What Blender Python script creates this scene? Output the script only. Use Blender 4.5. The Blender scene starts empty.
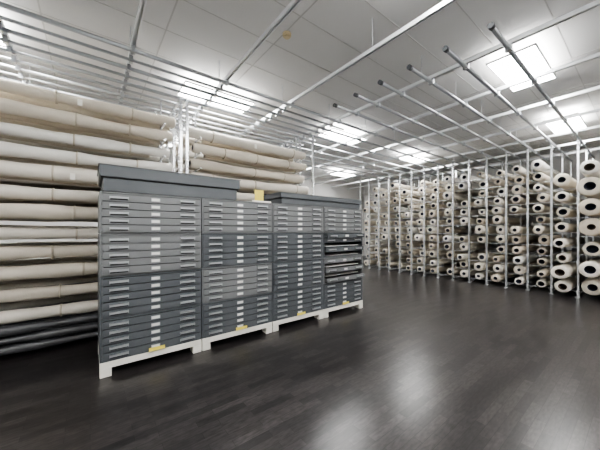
import bpy, math, random
from mathutils import Vector
random.seed(7)
F_PX=271.0; H=1.5
# ---------------------------------------------------------------- materials
def mat(name, col, rough=0.5, metal=0.0, noise=0.0, nscale=8.0, bump=0.0, bscale=30.0, emit=0.0, ecol=None, stretch=(1,1,1)):
    m=bpy.data.materials.new(name); m.use_nodes=True
    nt=m.node_tree; b=nt.nodes['Principled BSDF']
    b.inputs['Base Color'].default_value=(*col,1); b.inputs['Roughness'].default_value=rough
    b.inputs['Metallic'].default_value=metal
    tc=nt.nodes.new('ShaderNodeTexCoord'); mp=nt.nodes.new('ShaderNodeMapping')
    mp.inputs['Scale'].default_value=stretch
    nt.links.new(tc.outputs['Object'],mp.inputs['Vector'])
    if noise>0:
        n=nt.nodes.new('ShaderNodeTexNoise'); n.inputs['Scale'].default_value=nscale; n.inputs['Detail'].default_value=4
        nt.links.new(mp.outputs[0],n.inputs['Vector'])
        r=nt.nodes.new('ShaderNodeValToRGB')
        r.color_ramp.elements[0].position=.3; r.color_ramp.elements[1].position=.7
        r.color_ramp.elements[0].color=(*[c*(1-noise) for c in col],1)
        r.color_ramp.elements[1].color=(*[min(1,c*(1+noise)) for c in col],1)
        nt.links.new(n.outputs['Fac'],r.inputs['Fac']); nt.links.new(r.outputs['Color'],b.inputs['Base Color'])
    if bump>0:
        n2=nt.nodes.new('ShaderNodeTexNoise'); n2.inputs['Scale'].default_value=bscale; n2.inputs['Detail'].default_value=3
        nt.links.new(mp.outputs[0],n2.inputs['Vector'])
        bp=nt.nodes.new('ShaderNodeBump'); bp.inputs['Strength'].default_value=bump; bp.inputs['Distance'].default_value=.02
        nt.links.new(n2.outputs['Fac'],bp.inputs['Height']); nt.links.new(bp.outputs[0],b.inputs['Normal'])
    if emit>0:
        b.inputs['Emission Color'].default_value=(*(ecol or (1,1,1)),1); b.inputs['Emission Strength'].default_value=emit
    return m
M_creams=[mat('cloth_cream',(.62,.57,.485),.75,noise=.12,nscale=3,bump=.4,bscale=9,stretch=(.5,1,1)),
          mat('cloth_ivory',(.68,.64,.57),.7,noise=.10,nscale=3,bump=.4,bscale=9,stretch=(.5,1,1)),
          mat('cloth_beige',(.53,.47,.385),.8,noise=.14,nscale=3,bump=.4,bscale=9,stretch=(.5,1,1)),
          mat('wrap_white',(.70,.685,.64),.45,noise=.1,nscale=4,bump=.5,bscale=11,stretch=(.5,1,1))]
M_darkroll=mat('dark_wrap_and_gap_shade',(.065,.067,.072),.35,noise=.3,nscale=5)
M_core=mat('core_dark',(.018,.024,.040),.7)
M_cardboard=mat('core_cardboard',(.09,.07,.055),.8)
M_tie=mat('tie_tape',(.50,.45,.36),.8)
M_tag=mat('paper_tag',(.82,.80,.74),.7)
M_steel=mat('galvanised_steel',(.74,.76,.78),.25,.75,noise=.06,nscale=20)
M_alu=mat('painted_channel',(.74,.76,.78),.35,.5)
M_cap=mat('rail_endcap',(.05,.055,.06),.5)
M_railg=mat('rail_grey',(.42,.44,.46),.32,.75)
# ---------------------------------------------------------------- mesh builder
class MB:
    def __init__(s): s.v=[];s.f=[];s.m=[];s.sm=[]
    def box(s,x0,x1,y0,y1,z0,z1,mi=0):
        o=len(s.v)
        s.v+=[(x0,y0,z0),(x1,y0,z0),(x1,y1,z0),(x0,y1,z0),(x0,y0,z1),(x1,y0,z1),(x1,y1,z1),(x0,y1,z1)]
        for q in [(0,3,2,1),(4,5,6,7),(0,1,5,4),(1,2,6,5),(2,3,7,6),(3,0,4,7)]:
            s.f.append([o+i for i in q]); s.m.append(mi); s.sm.append(False)
    def tube(s,p0,p1,r,seg=8,mi=0,cap=True):
        p0=Vector(p0);p1=Vector(p1);d=(p1-p0).normalized()
        a=Vector((0,0,1)) if abs(d.z)<.9 else Vector((1,0,0))
        u=d.cross(a).normalized(); w=d.cross(u)
        o=len(s.v)
        for p in (p0,p1):
            for i in range(seg):
                t=2*math.pi*i/seg; s.v.append(tuple(p+u*math.cos(t)*r+w*math.sin(t)*r))
        for i in range(seg):
            j=(i+1)%seg; s.f.append([o+i,o+seg+i,o+seg+j,o+j]); s.m.append(mi); s.sm.append(True)
        if cap:
            s.f.append([o+i for i in range(seg)]); s.m.append(mi); s.sm.append(False)
            s.f.append([o+seg+seg-1-i for i in range(seg)]); s.m.append(mi); s.sm.append(False)
    def revolve(s,prof,cy,cz,seg,mats,sag=None,ell=1.0):
        o=len(s.v); n=len(prof)
        for k,(x,r) in enumerate(prof):
            dy,dz=(sag(x) if sag else (0,0))
            for i in range(seg):
                t=2*math.pi*i/seg
                s.v.append((x,cy+dy+math.cos(t)*r,cz+dz+math.sin(t)*r*ell))
        for k in range(n-1):
            for i in range(seg):
                j=(i+1)%seg
                s.f.append([o+k*seg+i,o+(k+1)*seg+i,o+(k+1)*seg+j,o+k*seg+j]); s.m.append(mats[k]); s.sm.append(True)
    def obj(s,name,mats,parent=None,bevel=0):
        me=bpy.data.meshes.new(name); me.from_pydata(s.v,[],s.f)
        for m in mats: me.materials.append(m)
        me.polygons.foreach_set('material_index',s.m)
        me.polygons.foreach_set('use_smooth',s.sm)
        me.update()
        ob=bpy.data.objects.new(name,me); bpy.context.scene.collection.objects.link(ob)
        if parent: ob.parent=parent
        if bevel:
            b=ob.modifiers.new('bevel','BEVEL'); b.width=bevel; b.segments=2; b.limit_method='ANGLE'
        return ob
def empty(name):
    e=bpy.data.objects.new(name,None); bpy.context.scene.collection.objects.link(e); return e
# ---------------------------------------------------------------- room
RX0,RX1,RY0,RY1,RZ=-3.2,11.9,-2.6,9.6,4.0
def floor_mat():
    m=bpy.data.materials.new('dark_wood_floor'); m.use_nodes=True
    nt=m.node_tree; L=nt.links; b=nt.nodes['Principled BSDF']
    tc=nt.nodes.new('ShaderNodeTexCoord')
    br=nt.nodes.new('ShaderNodeTexBrick'); br.offset=.37; br.inputs['Scale'].default_value=1
    br.inputs['Brick Width'].default_value=.40; br.inputs['Row Height'].default_value=.07
    br.inputs['Mortar Size'].default_value=.0015; br.inputs['Bias'].default_value=0
    br.inputs['Color1'].default_value=(.011,.0098,.0100,1); br.inputs['Color2'].default_value=(.036,.032,.0315,1)
    br.inputs['Mortar'].default_value=(.004,.004,.004,1)
    L.new(tc.outputs['Object'],br.inputs['Vector'])
    mp=nt.nodes.new('ShaderNodeMapping'); mp.inputs['Scale'].default_value=(8,30,1)
    n=nt.nodes.new('ShaderNodeTexNoise'); n.inputs['Scale'].default_value=1.8; n.inputs['Detail'].default_value=5
    L.new(tc.outputs['Object'],mp.inputs['Vector']); L.new(mp.outputs[0],n.inputs['Vector'])
    r=nt.nodes.new('ShaderNodeMapRange'); r.inputs['From Min'].default_value=.3; r.inputs['From Max'].default_value=.7
    r.inputs['To Min'].default_value=.5; r.inputs['To Max'].default_value=1.55
    L.new(n.outputs['Fac'],r.inputs['Value'])
    mx=nt.nodes.new('ShaderNodeVectorMath'); mx.operation='SCALE'
    L.new(br.outputs['Color'],mx.inputs[0]); L.new(r.outputs[0],mx.inputs['Scale'])
    L.new(mx.outputs[0],b.inputs['Base Color'])
    b.inputs['Roughness'].default_value=.275
    return m
M_wall=mat('wall_paint',(.60,.595,.585),.8,noise=.04,nscale=2)
M_ceil=mat('ceiling_tile',(.66,.657,.65),.85,noise=.03,nscale=1.2)
M_seam=mat('ceiling_seam',(.50,.495,.485),.7)
M_floor=floor_mat()
def room_box(name,a,m):
    b=MB(); b.box(*a); return b.obj(name,[m])
room_box('floor',(RX0-.2,RX1+.2,RY0-.2,RY1+.2,-.1,0),M_floor)
room_box('wall_back',(RX0-.2,RX1+.2,RY1,RY1+.2,0,RZ),M_wall)
room_box('wall_front',(RX0-.2,RX1+.2,RY0-.2,RY0,0,RZ),M_wall)
room_box('wall_left',(RX0-.2,RX0,RY0,RY1,0,RZ),M_wall)
room_box('wall_right',(RX1,RX1+.2,RY0,RY1,0,RZ),M_wall)
room_box('ceiling',(RX0-.2,RX1+.2,RY0-.2,RY1+.2,RZ,RZ+.1),M_ceil)
b=MB()
x=RX0+.35
while x<RX1: b.box(x-.008,x+.008,RY0,RY1,RZ-.004,RZ); x+=1.2
y=RY0+.3
while y<RY1: b.box(RX0,RX1,y-.006,y+.006,RZ-.0035,RZ); y+=.6
b.obj('trim_1',[M_seam])
M_bb=mat('baseboard_paint',(.25,.25,.25),.6)
for nm,a in [('baseboard_back',(RX0,RX1,RY1-.015,RY1,0,.1)),('baseboard_right',(RX1-.015,RX1,RY0,RY1,0,.1)),
             ('baseboard_left',(RX0,RX0+.015,RY0,RY1,0,.1)),('baseboard_front',(RX0,RX1,RY0,RY0+.015,0,.1))]:
    room_box(nm,a,M_bb)
# ---------------------------------------------------------------- lights (pendant fixtures)
LC=(1,.99,.98)
M_diff=mat('light_diffuser',(.9,.9,.88),.5,emit=46,ecol=LC)
M_up=mat('light_uplight',(.9,.9,.88),.5,emit=14,ecol=LC)
M_frame=mat('light_frame',(.75,.75,.75),.5)
for lx in (-1.45,1.8,5.05,8.35):
    for ly in (-1.9,1.15,4.75,7.95):
        b=MB(); z=3.84
        x0,x1,y0,y1=lx-.6,lx+.6,ly-.26,ly+.26
        b.box(x0,x1,y0,y1,z,z+.012,0)
        b.box(x0+.03,x1-.03,y0+.03,y1-.03,z+.012,z+.04,1)
        for a in [(x0-.015,x0,y0-.015,y1+.015),(x1,x1+.015,y0-.015,y1+.015),(x0,x1,y0-.015,y0),(x0,x1,y1,y1+.015)]:
            b.box(*a,z-.005,z+.02,2)
        for px in (x0+.15,x1-.15): b.tube((px,ly,z+.04),(px,ly,RZ),.006,6,2)
        b.obj('pendant_light_panel',[M_diff,M_up,M_frame])
# ---------------------------------------------------------------- beams and rails
grid=empty('overhead_rail_grid')
b=MB(); zb=3.60
bx=.39-1.12*3
while bx<11.5:
    b.box(bx-.022,bx+.022,RY0+.02,RY1-.02,zb+.036,zb+.042)
    b.box(bx-.022,bx-.018,RY0+.02,RY1-.02,zb-.004,zb+.036)
    b.box(bx+.018,bx+.022,RY0+.02,RY1-.02,zb-.004,zb+.036)
    b.box(bx-.018,bx-.006,RY0+.02,RY1-.02,zb-.004,zb)
    b.box(bx+.006,bx+.018,RY0+.02,RY1-.02,zb-.004,zb)
    yy=-1.8
    while yy<RY1:
        b.tube((bx,yy,zb+.04),(bx,yy,RZ-.001),.006,6); yy+=1.9
    bx+=1.12
b.obj('channels',[M_alu],grid)
XP=8.6; zr=3.555
b=MB()
def rail(y,x0,x1,rad=.024):
    b.tube((x0,y,zr),(x1,y,zr),rad,10,0)
    b.tube((x0-.03,y,zr),(x0+.03,y,zr),rad+.006,10,1)
    bx=.39-1.12*2
    while bx<x1:
        if bx>x0: b.box(bx-.02,bx+.02,y-.032,y+.032,zr-.03,zr+.045,0)
        bx+=1.12
for k in range(-5,14):
    y=.98+.44*k
    x1=11.3 if y<7.2 else 8.3
    x0=3.2 if y<3.4 else -2.9
    if k<0: x0=8.2
    rail(y,x0,x1)
    if y>3.4: rail(y+.22,-2.9,4.1,.018)
b.obj('rails',[M_railg,M_cap],grid)
# smoke detector
b=MB(); b.tube((1.98,2.83,RZ-.03),(1.98,2.83,RZ),.055,20); b.tube((1.98,2.83,RZ-.05),(1.98,2.83,RZ-.03),.038,20)
b.obj('smoke_detector',[mat('detector_plastic',(.62,.52,.33),.5)])
# ---------------------------------------------------------------- rolls
def roll(b,x0,x1,cy,cz,R,mi,seg=18,rings=10,corer=.045,coremi=4,wav=.012,ties=2,tiemi=5,tag=False,lumpy=0):
    n=rings; prof=[];mats=[]
    ph=random.random()*10; ph2=random.random()*10
    hd=.25
    prof+= [(x0+hd,.001),(x0+hd,corer*.9),(x0,corer*.9),(x0,corer)]; mats+=[coremi,coremi,coremi,mi]
    prof.append((x0+.002,R*.9)); mats.append(mi)
    L=x1-x0
    for i in range(n+1):
        x=x0+.02+(L-.04)*i/n
        prof.append((x,R*(1+wav/R*.5*math.sin(x*3.1+ph)+wav/R*.4*math.sin(x*7.7+ph2)+random.uniform(-lumpy,lumpy)))); mats.append(mi)
    prof.append((x1-.002,R*.9)); mats[-1]=mi
    prof+=[(x1,corer),(x1,corer*.9),(x1-hd,corer*.9),(x1-hd,.001)]; mats+=[mi,mi,coremi,coremi,coremi]
    sg=random.uniform(.0,.018)
    sag=lambda x:(0,-sg*math.sin(math.pi*(x-x0)/L))
    b.revolve(prof,cy,cz,seg,mats,sag,ell=random.uniform(.92,1.0))
    for t in range(ties):
        tx=x0+L*((t+.5)/ties)+random.uniform(-.15,.15)
        w=.010
        dz=sag(tx)[1]
        b.revolve([(tx-w,R*.9),(tx-w,R+.009),(tx+w,R+.009),(tx+w,R*.9)],cy,cz+dz,seg,[tiemi]*3)
    if tag:
        tx=x0+L*random.uniform(.1,.9); b.box(tx,tx+.05,cy-R-.018,cy-R-.014,cz-.08,cz-.0,6)
MATS=M_creams+[M_core,M_tie,M_tag,M_darkroll,M_cardboard]
YL=4.42
def left_section(xa,xb,ncol,dark,par):
    b=MB(); r=MB()
    for c in range(ncol):
        cy=YL+.14+c*.44
        rows=[]
        z=.06
        if dark:
            for i in range(3): rows.append((z,random.uniform(.045,.055),7)); z+=.115
        z=max(z,.05)+.02
        while z<3.18:
            rows.append((z,random.uniform(.070,.090),random.choices([0,1,2,3],[5,5,2,2])[0])); z+=.243
        for (zz,R,mi) in rows:
            front=(c==0)
            jy=random.uniform(-.03,.03)
            roll(b,xa+random.uniform(.02,.16),xb-random.uniform(.02,.16),cy+jy,zz+R,R,mi,
                 seg=22 if front else 12,rings=34 if front else 6,wav=.014,ties=3 if front and mi!=7 else 0,
                 tag=(front and random.random()<.3),lumpy=.025 if front else 0)
            for px in (xa+.22,xb-.22,):
                r.box(px-.012,px+.012,cy-.13,cy+.30,zz-.018,zz-.001)
            if c<ncol-1:
                R2=random.uniform(.05,.07)
                roll(b,xa+random.uniform(.05,.4),xb-random.uniform(.05,.4),cy+.2,zz+R2,R2,random.choice([2,2,0,7]) if mi!=7 else 7,seg=12,rings=6,ties=0,corer=.03)  # filler rolls lean to darker colours, standing in for shadow in the gaps
    for c in range(ncol+1):
        py=YL-.03+c*.44+.02
        for px in (xa,xb):
            r.box(px-.018,px+.018,py-.018,py+.018,0.0,zr-.03)
            r.box(px-.05,px+.05,py-.05,py+.05,0,.008)
        for px in (xa+.22,xb-.22):
            if c>0: r.box(px-.012,px+.012,py-.152,py-.128,0.0,zr-.03)
    for px in (xa,xb):
        r.box(px-.015,px+.015,YL,YL+ncol*.44,zr-.06,zr-.03)
        r.box(px-.015,px+.015,YL,YL+ncol*.44,.0,.03)
    r.box(xa,xb,YL+ncol*.44-.03,YL+ncol*.44,3.3,3.34)
    b.obj('textile_rolls',MATS,par); r.obj('rack_frame',[M_steel],par)
pl=empty('textile_roll_rack')
left_section(-1.56,1.10,4,True,pl)
left_section(1.19,3.76,4,False,pl)
# right racks
pr=empty('textile_roll_rack')
b=MB(); r=MB()
ys=[.98+.44*k for k in range(-4,15)]
ys=[y for y in ys if y<7.2]
for y in ys:
    for px in (XP,XP+1.3,XP+2.55):
        r.box(px-.018,px+.018,y-.018,y+.018,0,zr-.03)
        r.box(px-.05,px+.05,y-.045,y+.045,0,.008)
    r.box(XP,XP+2.55,y-.015,y+.015,.02,.05)
    for zz in (.9,1.9,2.9): r.box(XP,XP+2.55,y-.01,y+.01,zz,zz+.02)
for yi in range(len(ys)-1):
    cy=(ys[yi]+ys[yi+1])/2
    near=cy<1.3
    if cy<.9: Rr=(.15,.20); st=.425; zt=3.15
    elif near: Rr=(.10,.15); st=.34; zt=3.15
    else: Rr=(.085,.12); st=.262; zt=3.30
    z=.09
    while z+st<zt:
        if not near and random.random()<.03: z+=st; continue
        R=random.uniform(*Rr); mi=random.choices([0,1,2,3],[5,3,3,1])[0]
        if near: xs=XP-random.uniform(.10,.60)
        else: xs=XP+random.uniform(-.06,.32)
        hr=min(R*.62,random.uniform(.040,.066)*(1.0 if not near else 1.45))
        jy=random.uniform(-.05,.05) if not near else random.uniform(-.01,.01)
        roll(b,xs,XP+2.5-random.uniform(0,.3),cy+jy,z+R,R,mi,seg=20,rings=10,corer=hr,ties=1 if near else 0,wav=.010,lumpy=.02,coremi=random.choice([4,4,4,8]) if near else 4)
        for px in (XP+.32,XP+2.1):
            r.box(px-.01,px+.01,ys[yi],ys[yi+1],z-.020,z-.002)
        r.box(XP,XP+.32,ys[yi]+.01,ys[yi]+.03,z-.02,z-.002)
        z+=st
b.obj('textile_rolls',MATS,pr); r.obj('rack_frame',[M_steel],pr)
# ---------------------------------------------------------------- flat file cabinets
M_g1=mat('cabinet_grey',(.165,.172,.176),.40,.1,noise=.03,nscale=3)
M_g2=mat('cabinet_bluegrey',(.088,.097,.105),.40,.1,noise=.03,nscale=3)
M_gd=mat('cabinet_gap',(.010,.011,.012),.6)
M_hand=mat('handle_metal',(.42,.44,.45),.35,.6)
M_lab=mat('drawer_label',(.75,.75,.72),.6)
M_white=mat('plinth_cream_paint',(.70,.68,.62),.5,noise=.05,nscale=6)
M_yel=mat('yellow_sticker',(.78,.66,.12),.5)
YC=3.40; BASE=.15; UH=.4375; CW=1.012; CD=.78
CM=[M_g1,M_g2,M_gd,M_hand,M_lab,M_yel]
xs=[.075,1.098,2.121,3.144]
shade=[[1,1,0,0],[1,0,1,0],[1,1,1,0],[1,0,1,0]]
for ci,x0 in enumerate(xs):
    b=MB(); x1=x0+CW
    for u in range(4):
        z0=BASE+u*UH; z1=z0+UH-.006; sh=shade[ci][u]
        t=.018
        b.box(x0,x0+t,YC,YC+CD,z0,z1,sh); b.box(x1-t,x1,YC,YC+CD,z0,z1,sh)
        b.box(x0+t,x1-t,YC,YC+CD,z0,z0+.014,sh); b.box(x0+t,x1-t,YC,YC+CD,z1-.014,z1,sh)
        b.box(x0+t,x1-t,YC+CD-.01,YC+CD,z0+.014,z1-.014,sh)
        dh=(UH-.004-.032)/5
        for d in range(5):
            a=z0+.016+d*dh; e=a+dh-.008
            pull=0
            if ci==3 and u in (1,2):
                pull=[.0,.06,None,.03,None][(d+u)%5]
            elif random.random()<.08: pull=.012
            if pull is None:
                b.box(x0+t,x1-t,YC+.06,YC+CD-.02,a,a+.01,2)
                b.box(x0+.08,x1-.09,YC+.03,YC+.6,a+.01,a+.018,4)
                continue
            yf=YC-.008-pull
            b.box(x0+t+.003,x1-t-.003,yf,yf+.016,a,e,sh)
            b.box(x0+t+.01,x1-t-.01,yf+.016,YC+CD-.05,a,a+.012,2)
            b.box(x0+t+.01,x0+t+.02,yf+.016,YC+CD-.05,a+.01,e-.012,sh); b.box(x1-t-.02,x1-t-.01,yf+.016,YC+CD-.05,a+.01,e-.012,sh)
            for hx in (x0+.165,x1-.165):
                zc=(a+e)/2
                b.box(hx-.080,hx+.080,yf-.018,yf,zc+.004,zc+.012,3)
                b.box(hx-.080,hx+.080,yf-.022,yf-.016,zc-.008,zc+.012,3)
                b.box(hx-.084,hx-.078,yf-.020,yf,zc-.012,zc+.014,3); b.box(hx+.078,hx+.084,yf-.020,yf,zc-.012,zc+.014,3)
                b.box(hx-.078,hx+.078,yf-.001,yf,zc-.022,zc-.008,2)
            lx=(x0+x1)/2
            b.box(lx-.045,lx+.045,yf-.003,yf,zc-.018,zc+.018,3)
            b.box(lx-.038,lx+.038,yf-.005,yf-.002,zc-.013,zc+.013,4)
    b.box((x0+x1)/2-.07,(x0+x1)/2+.09,YC-.034,YC-.030,BASE+.012,BASE+.05,5)
    b.box((x0+x1)/2-.02,(x0+x1)/2+.02,YC-.030,YC,BASE+.012,BASE+.02,3)
    b.obj('flat_file_cabinet',CM)
    p=MB()
    p.box(x0,x1,YC-.01,YC+.05,.085,BASE-.001); p.box(x0,x1,YC+CD-.05,YC+CD,.085,BASE-.001)
    for a in (x0,x1-.10):
        p.box(a,a+.10,YC-.012,YC+.12,0,.085); p.box(a,a+.10,YC+CD-.12,YC+CD,0,.085)
        p.box(a,a+.10,YC+.05,YC+CD-.05,.085,BASE-.001)
    p.obj('cabinet_plinth',[M_white],bevel=.004)
TOP=BASE+4*UH
def tray(x0,x1,z,h):
    b=MB()
    b.box(x0+.02,x1-.02,YC+.0,YC+CD-.02,z,z+h*.5,1)
    b.box(x0,x1,YC-.01,YC+CD,z+h*.5,z+h*.54,2)
    b.box(x0-.01,x1+.01,YC-.03,YC+CD,z+h*.54,z+h*.97,1)
    b.box(x0-.02,x1+.02,YC-.04,YC+CD,z+h*.97,z+h,0)
    b.obj('cabinet_top_drawer_stack',CM,bevel=.003)
tray(.085,1.58,TOP,.27)
tray(2.26,4.10,TOP,.17)
b=MB(); b.box(1.84,1.98,YC+.02,YC+.024,TOP+.02,TOP+.17,0); b.box(1.80,2.11,YC+.02,YC+.30,TOP,TOP+.02,1)
b.obj('yellow_paper_note',[M_yel,M_tag])
# ---------------------------------------------------------------- world + camera
w=bpy.data.worlds.new('world'); bpy.context.scene.world=w; w.use_nodes=True
w.node_tree.nodes['Background'].inputs[0].default_value=(.5,.52,.55,1); w.node_tree.nodes['Background'].inputs[1].default_value=.05
cam=bpy.data.cameras.new('camera'); co=bpy.data.objects.new('camera',cam); bpy.context.scene.collection.objects.link(co)
cam.sensor_width=36; cam.lens=36*F_PX/600; cam.shift_y=5/600; cam.clip_start=.05
co.location=(0,0,H); co.rotation_euler=(math.radians(90),0,math.radians(52.25-90))
bpy.context.scene.camera=co
try:
    bpy.context.scene.view_settings.look='AgX - Medium High Contrast'
except Exception: pass
